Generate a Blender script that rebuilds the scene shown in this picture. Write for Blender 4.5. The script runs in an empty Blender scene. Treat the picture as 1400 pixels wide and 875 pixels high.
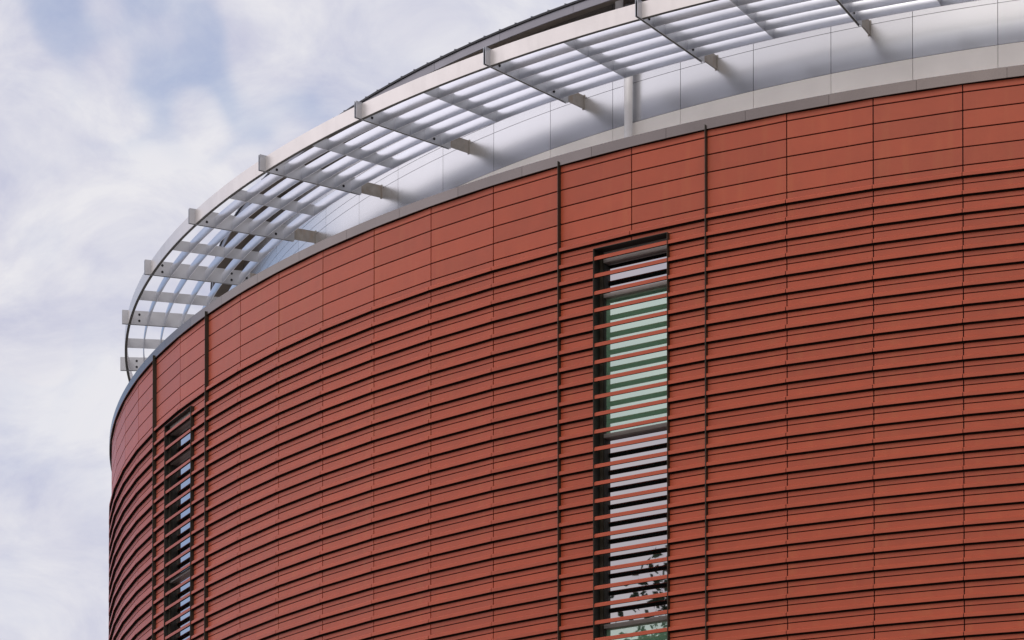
import bpy, bmesh, math, random
from mathutils import Vector, Matrix
random.seed(7)
sc = bpy.context.scene
COL = sc.collection
sin, cos, PI = math.sin, math.cos, math.pi

# ------------------------------------------------------------------ geometry of the place (metres)
X0, Y0, R = 15.9017, 74.4282, 25.2395       # axis and radius of the drum
EYE = 1.6
Z0 = 20.7056 + EYE                          # top horizontal joint of the terracotta
P = 0.3                                     # one course of tiles
STEP = 0.058956
MEAS = [-2.8021, -2.7429, -2.6820, -2.6230, -2.5668, -2.5083, -2.4497, -2.3894, -2.3292,
        -2.2693, -2.2102, -2.1520, -2.0941, -2.0364, -1.9767, -1.9173]
RM = 22.30                                  # radius of the metal clad storey
ZT = Z0 + 0.30                              # top of the coping
K0, K1 = -9, 34                             # tiled bays that can ever be seen
NROW = 73
WINDOWS = [(1.5, 2.5), (10.5, 11.5)]        # window bays, in joint units
FINS = [1, 3, 10, 12]
WROW = 5                                    # first course cut by the windows
WBOT = Z0 - 47 * P


def ang(i):
    if 0 <= i <= 15:
        return MEAS[i]
    return MEAS[0] + i * STEP if i < 0 else MEAS[15] + (i - 15) * STEP


def cyl(r, a, z):
    return Vector((X0 + r * cos(a), Y0 + r * sin(a), z))


def pt(k, d, z):
    """a point on the faceted wall, k in joint units, d metres proud of the tiles"""
    i = math.floor(k + 1e-9)
    t = k - i
    A, B = cyl(R, ang(i), z), cyl(R, ang(i + 1), z)
    n = (B - A).cross(Vector((0, 0, 1))).normalized()
    return A + (B - A) * t + n * d


# ------------------------------------------------------------------ materials
def mat(name, base, rough=0.5, metal=0.0, spec=0.5, noise=None, island=0.0, bump=None, sheen=0.0, streak=None):
    m = bpy.data.materials.new(name)
    m.use_nodes = True
    nt = m.node_tree
    b = nt.nodes['Principled BSDF']
    b.inputs['Base Color'].default_value = (*base, 1)
    b.inputs['Roughness'].default_value = rough
    b.inputs['Metallic'].default_value = metal
    b.inputs['Specular IOR Level'].default_value = spec
    if sheen:
        b.inputs['Sheen Weight'].default_value = sheen
        b.inputs['Sheen Roughness'].default_value = 0.45
        b.inputs['Sheen Tint'].default_value = (1, .7, .88, 1)
    cur = None
    N, L = nt.nodes.new, nt.links.new
    tc = N('ShaderNodeTexCoord')
    if noise or island or streak:
        rgb = N('ShaderNodeRGB')
        rgb.outputs[0].default_value = (*base, 1)
        cur = rgb.outputs[0]
    if noise:
        sc_, amt = noise
        tx = N('ShaderNodeTexNoise')
        tx.inputs['Scale'].default_value = sc_
        tx.inputs['Detail'].default_value = 5
        L(tc.outputs['Object'], tx.inputs['Vector'])
        hs = N('ShaderNodeHueSaturation')
        mr = N('ShaderNodeMapRange')
        mr.inputs['To Min'].default_value = 1 - amt
        mr.inputs['To Max'].default_value = 1 + amt
        mr.inputs['From Min'].default_value = .25
        mr.inputs['From Max'].default_value = .75
        L(tx.outputs['Fac'], mr.inputs['Value'])
        L(mr.outputs[0], hs.inputs['Value'])
        L(cur, hs.inputs['Color'])
        cur = hs.outputs[0]
    if streak:
        sx, sz, colr, amt = streak
        mp = N('ShaderNodeMapping')
        mp.inputs['Scale'].default_value = (sx, sx, sz)
        L(tc.outputs['Object'], mp.inputs['Vector'])
        tx = N('ShaderNodeTexNoise')
        tx.inputs['Scale'].default_value = 1
        tx.inputs['Detail'].default_value = 4
        L(mp.outputs[0], tx.inputs['Vector'])
        mr = N('ShaderNodeMapRange')
        mr.inputs['From Min'].default_value = .52
        mr.inputs['From Max'].default_value = .75
        mr.inputs['To Max'].default_value = amt
        L(tx.outputs['Fac'], mr.inputs['Value'])
        mx = N('ShaderNodeMixRGB')
        mx.inputs['Color2'].default_value = (*colr, 1)
        L(mr.outputs[0], mx.inputs['Fac'])
        L(cur, mx.inputs['Color1'])
        cur = mx.outputs[0]
    if island:
        ge = N('ShaderNodeNewGeometry')
        mr = N('ShaderNodeMapRange')
        mr.inputs['To Min'].default_value = 1 - island
        mr.inputs['To Max'].default_value = 1 + island
        L(ge.outputs['Random Per Island'], mr.inputs['Value'])
        hs = N('ShaderNodeHueSaturation')
        L(mr.outputs[0], hs.inputs['Value'])
        L(cur, hs.inputs['Color'])
        cur = hs.outputs[0]
    if cur is not None:
        L(cur, b.inputs['Base Color'])
    if bump:
        sx, sz, st, dist = bump
        mp = N('ShaderNodeMapping')
        mp.inputs['Scale'].default_value = (sx, sx, sz)
        L(tc.outputs['Object'], mp.inputs['Vector'])
        tx = N('ShaderNodeTexNoise')
        tx.inputs['Scale'].default_value = 1
        tx.inputs['Detail'].default_value = 3
        L(mp.outputs[0], tx.inputs['Vector'])
        bp = N('ShaderNodeBump')
        bp.inputs['Strength'].default_value = st
        bp.inputs['Distance'].default_value = dist
        L(tx.outputs['Fac'], bp.inputs['Height'])
        L(bp.outputs[0], b.inputs['Normal'])
    return m


TILE = (0.42, 0.072, 0.025)
M = {}
M['tile'] = mat('terracotta_tile', TILE, .45, spec=.45, noise=(3, .06), island=.08, sheen=.2,
                streak=(5, .5, (.45, .11, .035), .5), bump=(6, 40, .05, .01))
M['bar'] = mat('terracotta_baguette', (.425, .073, .026), .48, spec=.45, noise=(3, .06), island=.08, sheen=.2)
M['joint'] = mat('joint_backing', (.012, .007, .005), .9, spec=.1)
M['fin'] = mat('bronze_trim', (.035, .03, .02), .45, metal=.2, noise=(4, .2))
M['coping'] = mat('coping_metal', (.20, .175, .17), .26, metal=.85, noise=(2, .06), island=.05)
M['clad'] = mat('metal_cladding', (.63, .64, .67), .27, metal=.92, noise=(1.2, .025), island=.02, bump=(1.5, 1.5, .015, .02))
M['flash'] = mat('painted_flashing', (.93, .90, .87), .4, metal=.1, noise=(1.5, .05), island=.03)
M['alu'] = mat('aluminium_blade', (.68, .70, .76), .33, metal=.95, noise=(2, .04), bump=(2, 2, .02, .01))
M['ring'] = mat('aluminium_fascia', (.78, .74, .72), .4, metal=.7, noise=(2, .05), streak=(6, 1, (.60, .57, .55), .25))
M['arm'] = mat('aluminium_arm', (.46, .48, .52), .42, metal=.9, noise=(3, .08))
M['shade_dark'] = mat('painted_shade', (.05, .047, .04), .5, metal=.4)  # dark tone standing for shade under the ring and between arm plates
M['bracket'] = mat('galvanised_bracket', (.33, .31, .29), .5, metal=.6, noise=(7, .18), streak=(9, 3, (.30, .17, .09), .35))
M['bolt'] = mat('bolt_steel', (.03, .03, .035), .4, metal=.7)
M['roofmetal'] = mat('roof_sheet', (.22, .23, .26), .4, metal=.7, noise=(2, .08))
M['fascia'] = mat('roof_fascia', (.26, .255, .28), .4, metal=.75, noise=(2, .06), island=.05)
M['cap'] = mat('roof_edge_cap', (.03, .03, .035), .45, metal=.4)
M['soffit'] = mat('soffit_boards', (.15, .12, .095), .7, noise=(3, .1))
M['pipe'] = mat('pipe_paint', (.84, .84, .86), .35, metal=.0, noise=(4, .05))
M['frame'] = mat('window_frame_bronze', (.055, .047, .033), .4, metal=.4, noise=(4, .1))
M['transom'] = mat('transom_aluminium', (.30, .27, .25), .4, metal=.6, noise=(4, .08))
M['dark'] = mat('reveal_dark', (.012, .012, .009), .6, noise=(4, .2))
M['ledge'] = mat('ledge_membrane', (.80, .78, .75), .8, noise=(1, .08))
M['concrete'] = mat('concrete', (.35, .33, .30), .85, noise=(1, .15))


def glass(name, tint, back, refl):
    m = bpy.data.materials.new(name)
    m.use_nodes = True
    nt = m.node_tree
    for n in list(nt.nodes):
        if n.type != 'OUTPUT_MATERIAL':
            nt.nodes.remove(n)
    out = [n for n in nt.nodes if n.type == 'OUTPUT_MATERIAL'][0]
    g = nt.nodes.new('ShaderNodeBsdfGlossy')
    g.inputs['Color'].default_value = (*tint, 1)
    g.inputs['Roughness'].default_value = .012
    d = nt.nodes.new('ShaderNodeBsdfDiffuse')
    d.inputs['Color'].default_value = (*back, 1)
    mx = nt.nodes.new('ShaderNodeMixShader')
    lw = nt.nodes.new('ShaderNodeLayerWeight')
    lw.inputs['Blend'].default_value = .35
    mr = nt.nodes.new('ShaderNodeMapRange')
    mr.inputs['To Min'].default_value = refl
    mr.inputs['To Max'].default_value = 1.0
    tc = nt.nodes.new('ShaderNodeTexCoord')
    tx = nt.nodes.new('ShaderNodeTexNoise')
    tx.inputs['Scale'].default_value = .8
    bp = nt.nodes.new('ShaderNodeBump')
    bp.inputs['Strength'].default_value = .02
    bp.inputs['Distance'].default_value = .02
    L = nt.links.new
    L(tc.outputs['Object'], tx.inputs['Vector'])
    L(tx.outputs['Fac'], bp.inputs['Height'])
    L(bp.outputs[0], g.inputs['Normal'])
    L(lw.outputs['Facing'], mr.inputs['Value'])
    L(mr.outputs[0], mx.inputs['Fac'])
    L(d.outputs[0], mx.inputs[1])
    L(g.outputs[0], mx.inputs[2])
    L(mx.outputs[0], out.inputs['Surface'])
    return m


M['glass'] = glass('window_glass', (.90, .87, .90), (.006, .008, .008), .46)
M['spandrel'] = glass('green_spandrel_glass', (.80, .92, .86), (.24, .48, .31), .45)

# ------------------------------------------------------------------ mesh helpers
def obj(name, bm, m, parent=None, smooth=False):
    me = bpy.data.meshes.new(name)
    bm.normal_update()
    bm.to_mesh(me)
    bm.free()
    me.materials.append(m)
    if smooth:
        for p in me.polygons:
            p.use_smooth = True
    o = bpy.data.objects.new(name, me)
    COL.objects.link(o)
    if parent:
        o.parent = parent
        o.matrix_parent_inverse = Matrix.Identity(4)
    return o


def tag(o, label=None, cat=None, group=None, kind=None):
    for k, v in (('label', label), ('category', cat), ('group', group), ('kind', kind)):
        if v:
            o[k] = v
    return o


def empty(name, loc, label, cat, group=None):
    o = bpy.data.objects.new(name, None)
    COL.objects.link(o)
    o.location = loc
    o.empty_display_size = .5
    return tag(o, label, cat, group)


def quad(bm, *ps):
    bm.faces.new([bm.verts.new(p) for p in ps])


def hexa(bm, p):
    """p: 8 points, bottom loop 0-3 then top loop 4-7"""
    v = [bm.verts.new(q) for q in p]
    for f in ((3, 2, 1, 0), (4, 5, 6, 7), (0, 1, 5, 4), (1, 2, 6, 5), (2, 3, 7, 6), (3, 0, 4, 7)):
        bm.faces.new([v[i] for i in f])


def extr(bm, secA, secB, caps=True):
    """prism between two matching closed sections"""
    a = [bm.verts.new(q) for q in secA]
    b = [bm.verts.new(q) for q in secB]
    n = len(a)
    for i in range(n):
        j = (i + 1) % n
        bm.faces.new((a[i], b[i], b[j], a[j]))
    if caps:
        bm.faces.new(list(reversed(a)))
        bm.faces.new(b)


def sweep(bm, prof, angs, caps=True, sharp=True):
    """closed (r,z) profile swept along the angles, each side its own strip so edges stay crisp"""
    n = len(prof)
    for i in range(n):
        (r1, z1), (r2, z2) = prof[i], prof[(i + 1) % n]
        A = [bm.verts.new(cyl(r1, a, z1)) for a in angs]
        B = [bm.verts.new(cyl(r2, a, z2)) for a in angs]
        for j in range(len(angs) - 1):
            bm.faces.new((A[j], A[j + 1], B[j + 1], B[j]))
    if caps:
        for a in (angs[0], angs[-1]):
            bm.faces.new([bm.verts.new(cyl(r, a, z)) for r, z in prof])


def lin(a, b, n):
    return [a + (b - a) * i / n for i in range(n + 1)]


def tube(bm, path, r, seg=16):
    rings = []
    for i, p in enumerate(path):
        d = (path[min(i + 1, len(path) - 1)] - path[max(i - 1, 0)]).normalized()
        u = d.cross(Vector((0, 0, 1)))
        if u.length < 1e-3:
            u = Vector((1, 0, 0))
        u.normalize()
        w = d.cross(u)
        rings.append([bm.verts.new(p + (u * cos(t) + w * sin(t)) * (r if not isinstance(r, list) else r[i]))
                      for t in [2 * PI * k / seg for k in range(seg)]])
    for a, b in zip(rings, rings[1:]):
        for k in range(seg):
            bm.faces.new((a[k], a[(k + 1) % seg], b[(k + 1) % seg], b[k]))
    bm.faces.new(rings[0])
    bm.faces.new(list(reversed(rings[-1])))


# local frame: parts are built in world coordinates, then shifted to the thing's base
def rebase(o, root):
    o.data.transform(Matrix.Translation(-root.location))
    return o


# ------------------------------------------------------------------ the drum
BASE = Vector((X0, Y0, 0))
bld = empty('curved_building', BASE, 'round red terracotta clad building with a metal top storey and tall slot windows', 'building')


def part(name, bm, m, parent=bld, smooth=False, root=None):
    o = obj(name, bm, m, parent, smooth)
    o.data.transform(Matrix.Translation(-BASE))
    return o


def in_window(a, b, row):
    for w0, w1 in WINDOWS:
        if row >= WROW and Z0 - row * P > WBOT and a < w1 - .01 and b > w0 + .01:
            return (w0, w1)
    return None


# tiles -----------------------------------------------------------
bm = bmesh.new()
G = .0105
GH = .0092
for i in range(K0, K1):
    for row in range(-1, NROW):
        zt = Z0 - row * P - (.0115 if row < 5 else GH)
        zb = Z0 - (row + 1) * P + (.0115 if row < 4 else GH)
        if row == -1:
            zt = Z0 + .16
        spans = [(i, i + 1)]
        w = in_window(i, i + 1, row)
        if w:
            spans = [(i, w[0])] if w[0] > i else [(w[1], i + 1)]
        width = (cyl(R, ang(i), 0) - cyl(R, ang(i + 1), 0)).length
        g = G / width
        for a, b in spans:
            a2, b2 = a + g, b - g
            dj = random.uniform(-.0012, .0012)
            b2 = min(b2, i + 1 - 1e-4)
            f = [pt(a2, dj, zb), pt(b2, dj, zb), pt(b2, dj, zt), pt(a2, dj, zt)]
            k = [pt(a2, -.028, zb), pt(b2, -.028, zb), pt(b2, -.028, zt), pt(a2, -.028, zt)]
            v = [bm.verts.new(q) for q in f + k]
            for fc in ((0, 1, 2, 3), (1, 0, 4, 5), (2, 1, 5, 6), (3, 2, 6, 7), (0, 3, 7, 4)):
                bm.faces.new([v[q] for q in fc])
part('terracotta_wall', bm, M['tile'])

# backing behind the joints -----------------------------------------
bm = bmesh.new()
for i in range(K0, K1):
    for row in (-1, WROW):
        zt = Z0 + .25 if row == -1 else Z0 - WROW * P
        zb = Z0 - WROW * P if row == -1 else 0
        w = in_window(i, i + 1, row)
        if not w:
            quad(bm, pt(i, -.03, zb), pt(i + .9999, -.03, zb), pt(i + .9999, -.03, zt), pt(i, -.03, zt))
        else:
            a, b = ((i, w[0]) if w[0] > i else (w[1], i + .9999))
            quad(bm, pt(a, -.03, zb), pt(b, -.03, zb), pt(b, -.03, zt), pt(a, -.03, zt))
            a, b = ((w[0], i + .9999) if w[0] > i else (i, w[1]))
            quad(bm, pt(a, -.03, zb), pt(b, -.03, zb), pt(b, -.03, WBOT), pt(a, -.03, WBOT))
part('joint_backing', bm, M['joint'])
# plain rear of the drum
bm = bmesh.new()
aa, ab = ang(K1), ang(K0) + 2 * PI
rear = lin(aa, ab, 64)
for a, b in zip(rear, rear[1:]):
    quad(bm, cyl(R, a, 0), cyl(R, b, 0), cyl(R, b, Z0 + .2), cyl(R, a, Z0 + .2))
part('rear_wall', bm, M['tile'])
# plinth
bm = bmesh.new()
sweep(bm, [(R + .10, -.2), (R + .10, .35), (R + .005, .38), (R + .005, -.2)], lin(0, 2 * PI, 120), caps=False)
part('plinth', bm, M['concrete'])

# projecting terracotta bars -----------------------------------------
PROF = [(.003, -.122), (.040, -.122), (.060, -.140), (.060, -.192), (.050, -.192), (.050, -.150), (.036, -.134), (.003, -.134)]
SHADOW_STRIP = [(.002, -.137), (.046, -.137), (.046, -.1895), (.018, -.1895), (.018, -.216), (.002, -.216)]  # dark strip added to draw the shadow line under each bar
WSHADOW_STRIP = [(.016, -.140), (.046, -.140), (.046, -.1895), (.016, -.1895)]
for row in range(4, 71):
    bm = bmesh.new()
    z = Z0 - row * P
    for i in range(K0, K1):
        segs = [(i, i + 1)]
        for w0, w1 in WINDOWS:
            if row >= WROW and z > WBOT:
                if i < w0 < i + 1:
                    segs = [(i, w0), (w0, w1)]
                elif i < w1 < i + 1:
                    segs = [(w1, i + 1)]
        for a, b in segs:
            g = .0022
            dj = random.uniform(-.0015, .0015)
            zj = random.uniform(-.0012, .0012)
            b2 = b - g if b == int(b) else b
            A = [pt(a + g, d + dj, z + h + zj) for d, h in PROF]
            B = [pt(b2 - g, d + dj, z + h + zj) for d, h in PROF]
            extr(bm, A, B)
    bar = part('terracotta_bar', bm, M['bar'])
    bm = bmesh.new()
    for i in range(K0, K1):
        w = in_window(i, i + 1, row) if z - .2 > WBOT else None
        sp = [(i, i + .9995, SHADOW_STRIP)]
        if w:
            sp = [(i, w[0], SHADOW_STRIP), (*w, WSHADOW_STRIP)] if w[0] > i else [(w[1], i + .9995, SHADOW_STRIP)]
        for a, b, prof in sp:
            extr(bm, [pt(a, d, z + h) for d, h in prof], [pt(b, d, z + h) for d, h in prof])
    part('bar_shadow_strip', bm, M['joint'], bar)

# vertical trims ------------------------------------------------------
for k in FINS:
    bm = bmesh.new()
    n = cyl(1, ang(k), 0) - cyl(0, ang(k), 0)
    t = Vector((-n.y, n.x, 0))
    h = .006
    c0, c1 = cyl(R - .02, ang(k), 0), cyl(R + .082, ang(k), 0)
    Zt = Vector((0, 0, Z0 + .19))
    hexa(bm, [c0 - t * h, c1 - t * h, c1 + t * h, c0 + t * h, c0 - t * h + Zt, c1 - t * h + Zt, c1 + t * h + Zt, c0 + t * h + Zt])
    part('vertical_trim', bm, M['fin'])

# coping --------------------------------------------------------------
bm = bmesh.new()
cj = [MEAS[0] + (j + .5) * STEP * 1.0 for j in range(-11, 36)]
for a, b in zip(cj, cj[1:]):
    e = .0028 / R
    sweep(bm, [(R + .048, Z0 + .122), (R + .048, ZT), (R - .75, ZT + .03), (R - .75, ZT + .005), (R + .032, ZT - .015), (R + .032, Z0 + .122)],
          lin(a + e, b - e, 4))
part('coping', bm, M['coping'], smooth=True)
bm = bmesh.new()
sweep(bm, [(R + .044, Z0 + .14), (R + .044, ZT - .006), (R - .7, ZT + .0), (R - .7, Z0 + .1), (R - .03, Z0 + .1)], lin(cj[0], cj[-1], 160))
sweep(bm, [(R + .044, Z0 + .1), (R + .044, ZT), (R - .7, ZT + .03), (R - .7, Z0)], lin(cj[-1], cj[0] + 2 * PI, 100))
part('coping_core', bm, M['joint'])
bm = bmesh.new()
sweep(bm, [(R - .72, ZT - .05), (RM - .1, ZT - .02), (RM - .1, ZT - .12), (R - .72, ZT - .12)], lin(0, 2 * PI, 160), caps=False)
part('roof_ledge', bm, M['ledge'])

# windows -------------------------------------------------------------
GD = -.21                                   # glass plane behind the tile face
def chord(w0, w1):
    A, B = pt(w0, 0, 0), pt(w1, 0, 0)
    u = (B - A).normalized()
    n = u.cross(Vector((0, 0, 1))).normalized()
    return A, B, u, n


ZW = Z0 - WROW * P - .004
TR = [-2.275, -4.705, -8.005, -10.42, -13.2]
for wi, (w0, w1) in enumerate(WINDOWS):
    A, B, u, n = chord(w0, w1)
    W = (B - A).length
    GD = (-.10, -.20)[wi]                   # glass plane behind the tile face

    def q(s, d, z):
        return A + u * s + n * d + Vector((0, 0, z))

    def box(bm, s0, s1, d0, d1, z0, z1):
        hexa(bm, [q(s0, d0, z0), q(s1, d0, z0), q(s1, d1, z0), q(s0, d1, z0),
                  q(s0, d0, z1), q(s1, d0, z1), q(s1, d1, z1), q(s0, d1, z1)])
    # surround: thin plates lining the opening and standing proud of the tiles
    bm = bmesh.new()
    T = .008
    box(bm, -T, 0.0, -.26, .080, WBOT, ZW + T)
    box(bm, W, W + T, -.26, .080, WBOT, ZW + T)
    box(bm, 0.0, W, -.26, .079, ZW, ZW + T)
    box(bm, 0.0, W, -.26, .079, WBOT, WBOT + T)
    win = part('window', bm, M['fin'])
    if wi == 0:
        win['label'] = 'narrow slot window near the left edge reflecting blue sky'
    else:
        win['label'] = 'tall slot window with green and grey panes behind red bars'
    # dark lining
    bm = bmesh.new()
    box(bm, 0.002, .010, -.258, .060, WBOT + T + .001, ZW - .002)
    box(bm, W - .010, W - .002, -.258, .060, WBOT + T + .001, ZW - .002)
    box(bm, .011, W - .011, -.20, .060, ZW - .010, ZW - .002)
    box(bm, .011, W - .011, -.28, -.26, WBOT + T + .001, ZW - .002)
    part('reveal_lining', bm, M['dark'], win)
    # jambs of the glazing
    for s0, s1 in ((.012, .072), (W - .072, W - .012)):
        bm = bmesh.new()
        box(bm, s0, s1, GD - .03, GD + .095, WBOT + .01, ZW - .012)
        part('jamb_frame', bm, M['frame'], win)
        s2, s3 = (s1, s1 + .02) if s0 < .5 else (s0 - .02, s0)
        bm = bmesh.new()
        box(bm, s2 + .001, s3 - .001, GD - .02, GD + .06, WBOT + .01, ZW - .16)
        part('glazing_gasket', bm, M['dark'], win)
    # head and transoms
    bm = bmesh.new()
    box(bm, .087, W - .087, GD - .02, GD + .085, Z0 - 1.70, ZW - .012)
    part('head_frame', bm, M['transom'], win)
    for zt in TR:
        bm = bmesh.new()
        box(bm, .087, W - .087, GD - .02, GD + .085, Z0 + zt - .034, Z0 + zt + .034)
        tr = part('transom', bm, M['transom'], win)
    lim = [-1.705] + TR
    for j in range(len(lim)):
        zt = Z0 + lim[j] - (.036 if j else .001)
        zb = Z0 + TR[j] + .036 if j < len(TR) else WBOT + .012
        bm = bmesh.new()
        box(bm, .088, W - .088, GD - .012, GD, zb, zt)
        if j % 2 == 1 and wi == 1:
            part('green_pane', bm, M['spandrel'], win)
        else:
            part('glass_pane', bm, M['glass'], win)

# metal clad top storey -------------------------------------------------
AM, DM = -2.65576, .067168
ZR = [.20, 1.945, 2.673, 2.857, 3.04, 3.225, 4.34]
bm = bmesh.new()
for j in range(-11, 33):
    a, b = AM + j * DM, AM + (j + 1) * DM
    e = .0045 / RM
    an = lin(a + e, b - e, 6)
    for z0_, z1_ in zip(ZR[1:], ZR[2:]):
        z0p, z1p = Z0 + z0_ + .004, Z0 + z1_ - .004
        sweep(bm, [(RM, z0p), (RM, z1p), (RM - .02, z1p), (RM - .02, z0p)], an)
part('metal_wall', bm, M['clad'], smooth=True)
bm = bmesh.new()
for j in range(-11, 33):
    e = .0045 / RM
    sweep(bm, [(RM + .001, Z0 + .204), (RM + .001, Z0 + 1.941), (RM - .02, Z0 + 1.941), (RM - .02, Z0 + .204)],
          lin(AM + j * DM + e, AM + (j + 1) * DM - e, 6))
part('upstand_panels', bm, M['flash'], smooth=True)
bm = bmesh.new()
sweep(bm, [(RM - .022, ZT - .2), (RM - .022, Z0 + 4.35), (RM - .1, Z0 + 4.35), (RM - .1, ZT - .2)], lin(0, 2 * PI, 160), caps=False)
part('cladding_backing', bm, M['joint'])

# roof with its eave ------------------------------------------------------
bm = bmesh.new()
full = lin(0, 2 * PI, 180)
RE = 22.96
sweep(bm, [(RE - .02, Z0 + 4.185), (RM - 3.0, Z0 + 5.0), (RM - 3.0, Z0 + 4.9), (RE - .02, Z0 + 4.15)], full, caps=False)
ctr = bm.verts.new((X0, Y0, Z0 + 5.5))
rv = [bm.verts.new(cyl(RM - 3.0, a, Z0 + 5.0)) for a in full]
for a, b in zip(rv, rv[1:]):
    bm.faces.new((a, b, ctr))
roof = part('roof', bm, M['roofmetal'], smooth=True)
bm = bmesh.new()
fj = lin(-4.1, -.6, 44)
for a, b in zip(fj, fj[1:]):
    sweep(bm, [(RE, Z0 + 3.985), (RE, Z0 + 4.135), (RE - .02, Z0 + 4.135), (RE - .02, Z0 + 3.985)], lin(a + .00012, b - .00012, 5))
part('fascia', bm, M['fascia'], roof, smooth=True)
bm = bmesh.new()
sweep(bm, [(RE + .03, Z0 + 4.138), (RE + .03, Z0 + 4.175), (RE - .03, Z0 + 4.195), (RE - .03, Z0 + 4.138)], full, caps=False)
part('edge_cap', bm, M['cap'], roof)
bm = bmesh.new()
sweep(bm, [(RE - .022, Z0 + 3.99), (RM - .01, Z0 + 4.26), (RM - .01, Z0 + 4.30), (RE - .022, Z0 + 4.03)], full, caps=False)
part('soffit', bm, M['soffit'], roof, smooth=True)
bm = bmesh.new()
s = -3.4
while s < -1.2:
    e = .006 / RE
    hexa(bm, [cyl(RE + .02, s - e, Z0 + 4.177), cyl(RE + .02, s + e, Z0 + 4.177), cyl(RM - 2.9, s + e, Z0 + 5.0), cyl(RM - 2.9, s - e, Z0 + 5.0),
              cyl(RE + .02, s - e, Z0 + 4.203), cyl(RE + .02, s + e, Z0 + 4.203), cyl(RM - 2.9, s + e, Z0 + 5.04), cyl(RM - 2.9, s - e, Z0 + 5.04)])
    s += .0178
part('standing_seam', bm, M['roofmetal'], roof)

# rainwater pipe -----------------------------------------------------------
bm = bmesh.new()
a1, a2 = -2.2325, -2.2410
path = [cyl(RM + .13, a1, ZT - .06), cyl(RM + .13, a1, Z0 + 3.2), cyl(RM + .13, a1 - .001, Z0 + 3.3), cyl(RM + .14, (a1 + a2) / 2, Z0 + 3.45),
        cyl(RM + .15, a2 + .001, Z0 + 3.6), cyl(RM + .15, a2, Z0 + 3.7), cyl(RM + .15, a2, Z0 + 4.2)]
tube(bm, path, [.086] * 3 + [.082] + [.076] * 3, 24)
pipe = part('rainwater_pipe', bm, M['pipe'], smooth=True)
for zz in (Z0 + 1.2, Z0 + 2.9):
    bm = bmesh.new()
    tube(bm, [cyl(RM + .13, a1, zz), cyl(RM + .13, a1, zz + .04)], .093, 24)
    part('pipe_clip', bm, M['pipe'], pipe)

# ------------------------------------------------------------------ the sunshade
SB = Vector((X0, Y0, Z0 + .3))
shade = empty('sunshade', SB, 'curved aluminium sunshade of long blades ringing the top storey', 'sunshade')


def spart(name, bm, m, parent=shade, smooth=False):
    o = obj(name, bm, m, parent, smooth)
    o.data.transform(Matrix.Translation(-SB))
    return o


ZA = 23.152 + EYE                           # underside of the arms
A0, A1 = -3.62, -1.15
fine = lin(A0, A1, 240)
bm = bmesh.new()
sweep(bm, [(24.945, ZA + .012), (24.945, ZA + .292), (24.885, ZA + .292), (24.885, ZA + .012)], fine)
ring = spart('outer_ring', bm, M['ring'], smooth=True)
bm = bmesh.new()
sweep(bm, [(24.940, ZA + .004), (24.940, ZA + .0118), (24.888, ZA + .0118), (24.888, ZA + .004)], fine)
spart('underside_shadow_strip', bm, M['shade_dark'], ring)  # shade on the ring's underside, built as a dark strip
NB = 8
for r in (24.525, 24.15, 23.77, 23.395, 23.02):
    # pressed blade, its outer face slightly bowed
    bm = bmesh.new()
    H0, H1 = ZA + .012, ZA + .232
    for off, flip in ((0.0, False), (-.010, True)):
        rows = []
        for k in range(NB + 1):
            t = k / NB
            rr = r - .012 + off + 0.015 * (1 - (2 * t - 1) ** 2)
            rows.append([bm.verts.new(cyl(rr, a, H0 + (H1 - H0) * t)) for a in fine])
        for a_, b_ in zip(rows, rows[1:]):
            for q in range(len(fine) - 1):
                f = (a_[q], a_[q + 1], b_[q + 1], b_[q])
                bm.faces.new(tuple(reversed(f)) if flip else f)
    sweep(bm, [(r - .012, H0 + .001), (r - .012, H0 - .001), (r - .022, H0 - .001), (r - .022, H0 + .001)], fine)
    sweep(bm, [(r - .012, H1 + .001), (r - .012, H1 - .001), (r - .022, H1 - .001), (r - .022, H1 + .001)], fine)
    spart('blade', bm, M['alu'], smooth=True)

ARMS = {0: -2.0190, 1: -2.1518, 2: -2.2832, 3: -2.4190, 4: -2.5490, 5: -2.6800, 6: -2.8085, 7: -2.9400, 8: -3.0720}
for j in (-4, -3, -2, -1):
    ARMS[j] = ARMS[0] - .1318 * j
for j in (9, 10, 11):
    ARMS[j] = ARMS[8] - .1318 * (j - 8)


def radial_box(bm, a, r0, r1, t0, t1, z0, z1):
    n = cyl(1, a, 0) - cyl(0, a, 0)
    t = Vector((-n.y, n.x, 0))
    c = Vector((X0, Y0, 0))
    f = lambda r, s, z: c + n * r + t * s + Vector((0, 0, z))
    hexa(bm, [f(r0, t0, z0), f(r1, t0, z0), f(r1, t1, z0), f(r0, t1, z0), f(r0, t0, z1), f(r1, t0, z1), f(r1, t1, z1), f(r0, t1, z1)])


def bolt(bm, a, r, z, half):
    n = cyl(1, a, 0) - cyl(0, a, 0)
    t = Vector((-n.y, n.x, 0))
    c = Vector((X0, Y0, 0)) + n * r + Vector((0, 0, z))
    o = [-half - .020, -half - .0045, -half - .0042, -half + .001, -half + .0012, half - .0012, half - .001, half + .0042, half + .0045, half + .020]
    tube(bm, [c + t * q_ for q_ in o], [.018, .018, .027, .027, .009, .009, .027, .027, .018, .018], 12)


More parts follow.
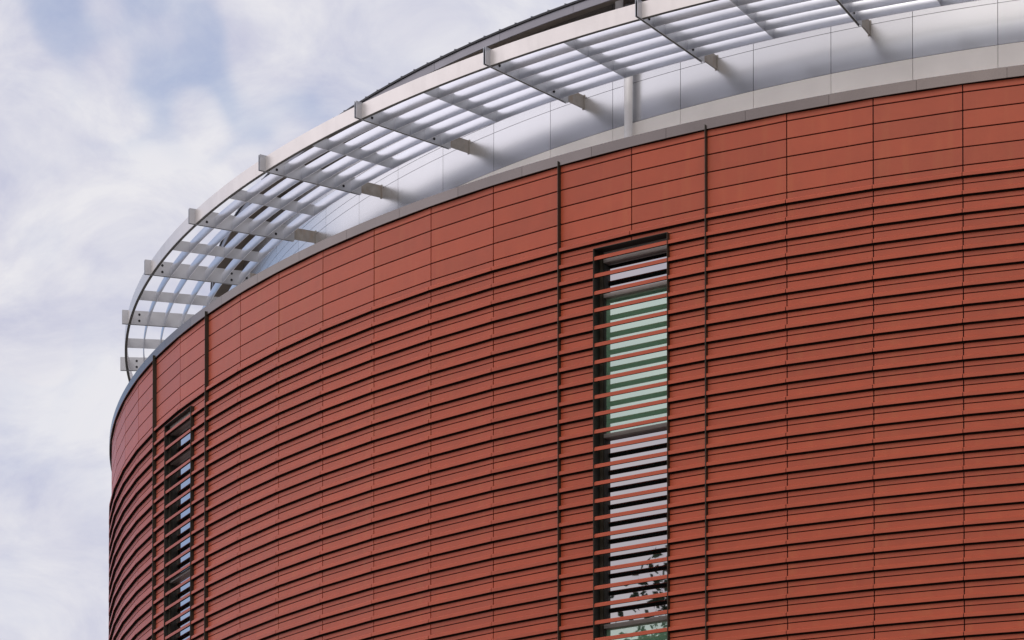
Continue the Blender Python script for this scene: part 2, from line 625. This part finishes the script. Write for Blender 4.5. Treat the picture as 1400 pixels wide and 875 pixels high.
for j, a in sorted(ARMS.items()):
    bm = bmesh.new()
    radial_box(bm, a, 22.78, 25.08, 0.018, .027, ZA, ZA + .31)
    radial_box(bm, a, 22.78, 25.08, -.027, -.018, ZA, ZA + .31)
    arm = spart('arm', bm, M['arm'])
    bm = bmesh.new()
    radial_box(bm, a, 22.96, 25.03, -.0178, .0178, ZA + .003, ZA + .29)
    spart('arm_gap_shade', bm, M['shade_dark'], arm)  # dark fill standing for the shaded gap between the two plates
    bm = bmesh.new()
    radial_box(bm, a, RM - .01, 22.94, -.0150, .0150, ZA + .045, ZA + .285)
    radial_box(bm, a, RM - .005, RM + .012, -.03, .03, ZA + .03, ZA + .30)
    spart('bracket', bm, M['bracket'], arm)
    for r, z in ((24.70, .085), (24.70, .225), (23.19, .085), (23.19, .225)):
        bm = bmesh.new()
        bolt(bm, a, r, ZA + z, .027)
        spart('bolt', bm, M['bolt'], arm)
    bm = bmesh.new()
    bolt(bm, a, 22.86, ZA + .165, .027)
    spart('bolt', bm, M['bolt'], arm)
mids = sorted(ARMS.values())
for a, b in zip(mids, mids[1:]):
    m_ = (a + b) / 2
    bm = bmesh.new()
    radial_box(bm, m_, 23.005, 24.90, -.005, .005, ZA + .008, ZA + .226)
    spart('divider', bm, M['arm'])

# ------------------------------------------------------------------ ground
def ground():
    bm = bmesh.new()
    quad(bm, (-3000, -3000, 0), (3000, -3000, 0), (3000, 3000, 0), (-3000, 3000, 0))
    m = mat('ground_paving', (.22, .21, .20), .9, noise=(.08, .25))
    return tag(obj('ground', bm, m), kind='structure')


ground()

# ------------------------------------------------------------------ tree outside the frame, seen mirrored in the window
def tree(base, height, seed, label):
    rnd = random.Random(seed)
    root = empty('leafy_tree', base, label, 'tree')
    bm = bmesh.new()
    h = height
    tube(bm, [Vector((0, 0, 0)), Vector((.1, 0, h * .2)), Vector((0, .15, h * .45)), Vector((.2, .1, h * .75)), Vector((.1, 0, h * .93))],
         [.38, .3, .22, .12, .04], 12)
    tips = []
    for i in range(60):
        t = .28 + .65 * rnd.random()
        z = h * t
        a = rnd.uniform(0, 2 * PI)
        l = h * .30 * (1.15 - t) * rnd.uniform(.7, 1.2) + .6
        p0 = Vector((.1, .05, z))
        p1 = p0 + Vector((cos(a) * l * .5, sin(a) * l * .5, l * .35))
        p2 = p0 + Vector((cos(a) * l, sin(a) * l, l * .55))
        tube(bm, [p0, p1, p2], [.07, .045, .015], 6)
        tips += [p1, p2, (p1 + p2) / 2]
    o = obj('trunk', bm, mat('bark', (.10, .075, .05), .9, noise=(6, .3)), root)
    bm = bmesh.new()
    for p in tips:
        for _ in range(120):
            d = Vector((rnd.gauss(0, 1), rnd.gauss(0, 1), rnd.gauss(0, .8))) * .5
            c = p + d
            s_ = rnd.uniform(.09, .16)
            e1 = Vector((rnd.gauss(0, 1), rnd.gauss(0, 1), rnd.gauss(0, .6))).normalized()
            e2 = e1.orthogonal().normalized()
            quad(bm, c - e1 * s_, c + e2 * s_ * .55, c + e1 * s_, c - e2 * s_ * .55)
    obj('crown', bm, mat('leaves', (.06, .12, .07), .5, noise=(1.5, .35), island=.25), root)
    return root


tree(Vector((-20.6, 38.6, 0)), 23.1, 5, 'tall leafy tree mirrored in the lower panes of the slot window')

# ------------------------------------------------------------------ camera
cam = bpy.data.cameras.new('camera')
co = bpy.data.objects.new('camera', cam)
COL.objects.link(co)
co.location = (0, 0, EYE)
co.rotation_euler = (PI / 2 + .0221772, 0, 0)
cam.sensor_width = 36
cam.lens = 36 * 4297.9 / 1400
cam.shift_x = 0
cam.shift_y = (1771.35 - 437.5) / 1400
cam.clip_end = 8000
sc.camera = co

# ------------------------------------------------------------------ sky and sun
SUN_AZ, SUN_EL = math.radians(-150), math.radians(43)       # azimuth from the view axis (+y), to the left
to_sun = Vector((sin(SUN_AZ) * cos(SUN_EL), cos(SUN_AZ) * cos(SUN_EL), sin(SUN_EL)))
w = bpy.data.worlds.new('World')
sc.world = w
w.use_nodes = True
nt = w.node_tree
N, L = nt.nodes.new, nt.links.new
for n in list(nt.nodes):
    nt.nodes.remove(n)
out = N('ShaderNodeOutputWorld')
sky = N('ShaderNodeTexSky')
sky.sky_type = 'NISHITA'
sky.sun_disc = False
sky.sun_elevation = SUN_EL
sky.sun_rotation = SUN_AZ
sky.ozone_density = 4
sky.dust_density = .3
bg1 = N('ShaderNodeBackground')
bg1.inputs['Strength'].default_value = .15
L(sky.outputs[0], bg1.inputs['Color'])
tc = N('ShaderNodeTexCoord')


def vdir(px, py):
    x, z = (px - 700) / 4298, (1771.35 - py) / 4298
    th = .0221772
    return Vector((x, cos(th) - z * sin(th), z * cos(th) + sin(th))).normalized()


def math_node(op, a, b=None, c=None, clamp=False):
    n = N('ShaderNodeMath')
    n.operation = op
    n.use_clamp = clamp
    for i, v in enumerate((a, b, c)):
        if v is None:
            continue
        if isinstance(v, (int, float)):
            n.inputs[i].default_value = v
        else:
            L(v, n.inputs[i])
    return n.outputs[0]


wn = N('ShaderNodeTexNoise')
wn.inputs['Scale'].default_value = 9
wn.inputs['Detail'].default_value = 3
wn.inputs['Roughness'].default_value = .5
L(tc.outputs['Generated'], wn.inputs['Vector'])
wsub = N('ShaderNodeVectorMath')
wsub.operation = 'SUBTRACT'
L(wn.outputs['Color'], wsub.inputs[0])
wsub.inputs[1].default_value = (.5, .5, .5)
wmad = N('ShaderNodeVectorMath')
wmad.operation = 'MULTIPLY_ADD'
L(wsub.outputs[0], wmad.inputs[0])
wmad.inputs[1].default_value = (.028, .028, .028)
L(tc.outputs['Generated'], wmad.inputs[2])
WARP = wmad.outputs[0]


def blob(d, deg, amt, warp=True):
    """soft patch of the cloud cover round a direction"""
    vm = N('ShaderNodeVectorMath')
    vm.operation = 'DOT_PRODUCT'
    L(WARP if warp else tc.outputs['Generated'], vm.inputs[0])
    vm.inputs[1].default_value = d
    mr = N('ShaderNodeMapRange')
    mr.interpolation_type = 'SMOOTHSTEP'
    mr.inputs['From Min'].default_value = cos(math.radians(deg))
    mr.inputs['From Max'].default_value = 1
    mr.inputs['To Max'].default_value = amt
    L(vm.outputs['Value'], mr.inputs['Value'])
    return mr.outputs[0]


def noise(scale, detail, off, stretch=(1, 1, 1), dist=0.0, rough=.55):
    mp = N('ShaderNodeMapping')
    mp.inputs['Location'].default_value = off
    mp.inputs['Scale'].default_value = stretch
    L(tc.outputs['Generated'], mp.inputs['Vector'])
    n = N('ShaderNodeTexNoise')
    n.inputs['Scale'].default_value = scale
    n.inputs['Detail'].default_value = detail
    n.inputs['Roughness'].default_value = rough
    n.inputs['Distortion'].default_value = dist
    L(mp.outputs[0], n.inputs['Vector'])
    return n.outputs['Fac']


# cover: 1 = thick white cloud, 0 = clear blue
n1 = noise(14, 6, (.3, .1, .7), (1, 1, 1.5), .4, .6)
n2 = noise(2.2, 4, (4.1, 2.0, 1.0))
cover = math_node('MULTIPLY_ADD', n1, .6, .47)
cover = math_node('ADD', cover, math_node('MULTIPLY_ADD', n2, .6, -.2))
cover = math_node('ADD', cover, blob(vdir(160, 60), 2.8, -.34))
cover = math_node('ADD', cover, blob(vdir(560, 20), 3.0, -.10))
cover = math_node('ADD', cover, blob(vdir(60, 840), 2.2, -.14))
cover = math_node('ADD', cover, blob(vdir(90, 330), 2.4, .30))
cov = N('ShaderNodeMapRange')
cov.interpolation_type = 'SMOOTHSTEP'
cov.inputs['From Min'].default_value = .15
cov.inputs['From Max'].default_value = .95
cov.inputs['To Min'].default_value = .42          # thin veil even where the blue shows
L(cover, cov.inputs['Value'])
hole = blob(Vector((-.54, .80, .37)).normalized(), 20.5, 1.7, False)     # open blue sky to the left
hole = math_node('ADD', hole, blob(Vector((-.15, .2, 1)).normalized(), 45, .35, False))
cov_out = math_node('MAXIMUM', math_node('SUBTRACT', cov.outputs[0], hole, clamp=True), .26)
# cloud colour: white with lavender grey undersides, warmer behind the camera
ncol = noise(20, 6, (1.7, 3.1, .4), (1, 1, 1.6), .5, .6)
cr = N('ShaderNodeValToRGB')
cr.color_ramp.elements[0].position = .32
cr.color_ramp.elements[0].color = (.57, .58, .72, 1)
cr.color_ramp.elements[1].position = .62
cr.color_ramp.elements[1].color = (.82, .81, .85, 1)
L(ncol, cr.inputs[0])
warm = N('ShaderNodeMixRGB')
warm.inputs['Color2'].default_value = (.84, .75, .72, 1)
L(cr.outputs[0], warm.inputs['Color1'])
L(blob(Vector((.25, -1, .25)).normalized(), 100, .9), warm.inputs['Fac'])
bg2 = N('ShaderNodeBackground')
bg2.inputs['Strength'].default_value = 1.0
lit = N('ShaderNodeMixRGB')                      # bright sky patch added out of view, high left, to light the left facets
lit.inputs['Color2'].default_value = (1.45, 1.36, 1.42, 1)
L(warm.outputs[0], lit.inputs['Color1'])
L(blob(Vector((-.72, .12, .68)).normalized(), 48, 1.0), lit.inputs['Fac'])
L(lit.outputs[0], bg2.inputs['Color'])
mx = N('ShaderNodeMixShader')
L(cov_out, mx.inputs['Fac'])
L(bg1.outputs[0], mx.inputs[1])
L(bg2.outputs[0], mx.inputs[2])
L(mx.outputs[0], out.inputs['Surface'])

sl = bpy.data.lights.new('sun', 'SUN')
sl.energy = .65
sl.angle = math.radians(30)
sl.color = (1, .95, .88)
so = bpy.data.objects.new('sun', sl)
COL.objects.link(so)
so.rotation_euler = (-to_sun).to_track_quat('-Z', 'Y').to_euler()

# ------------------------------------------------------------------ view
vs = sc.view_settings
vs.view_transform = 'Standard'
vs.look = 'None'
vs.gamma = 1
vs.use_curve_mapping = False
vs.exposure = 0
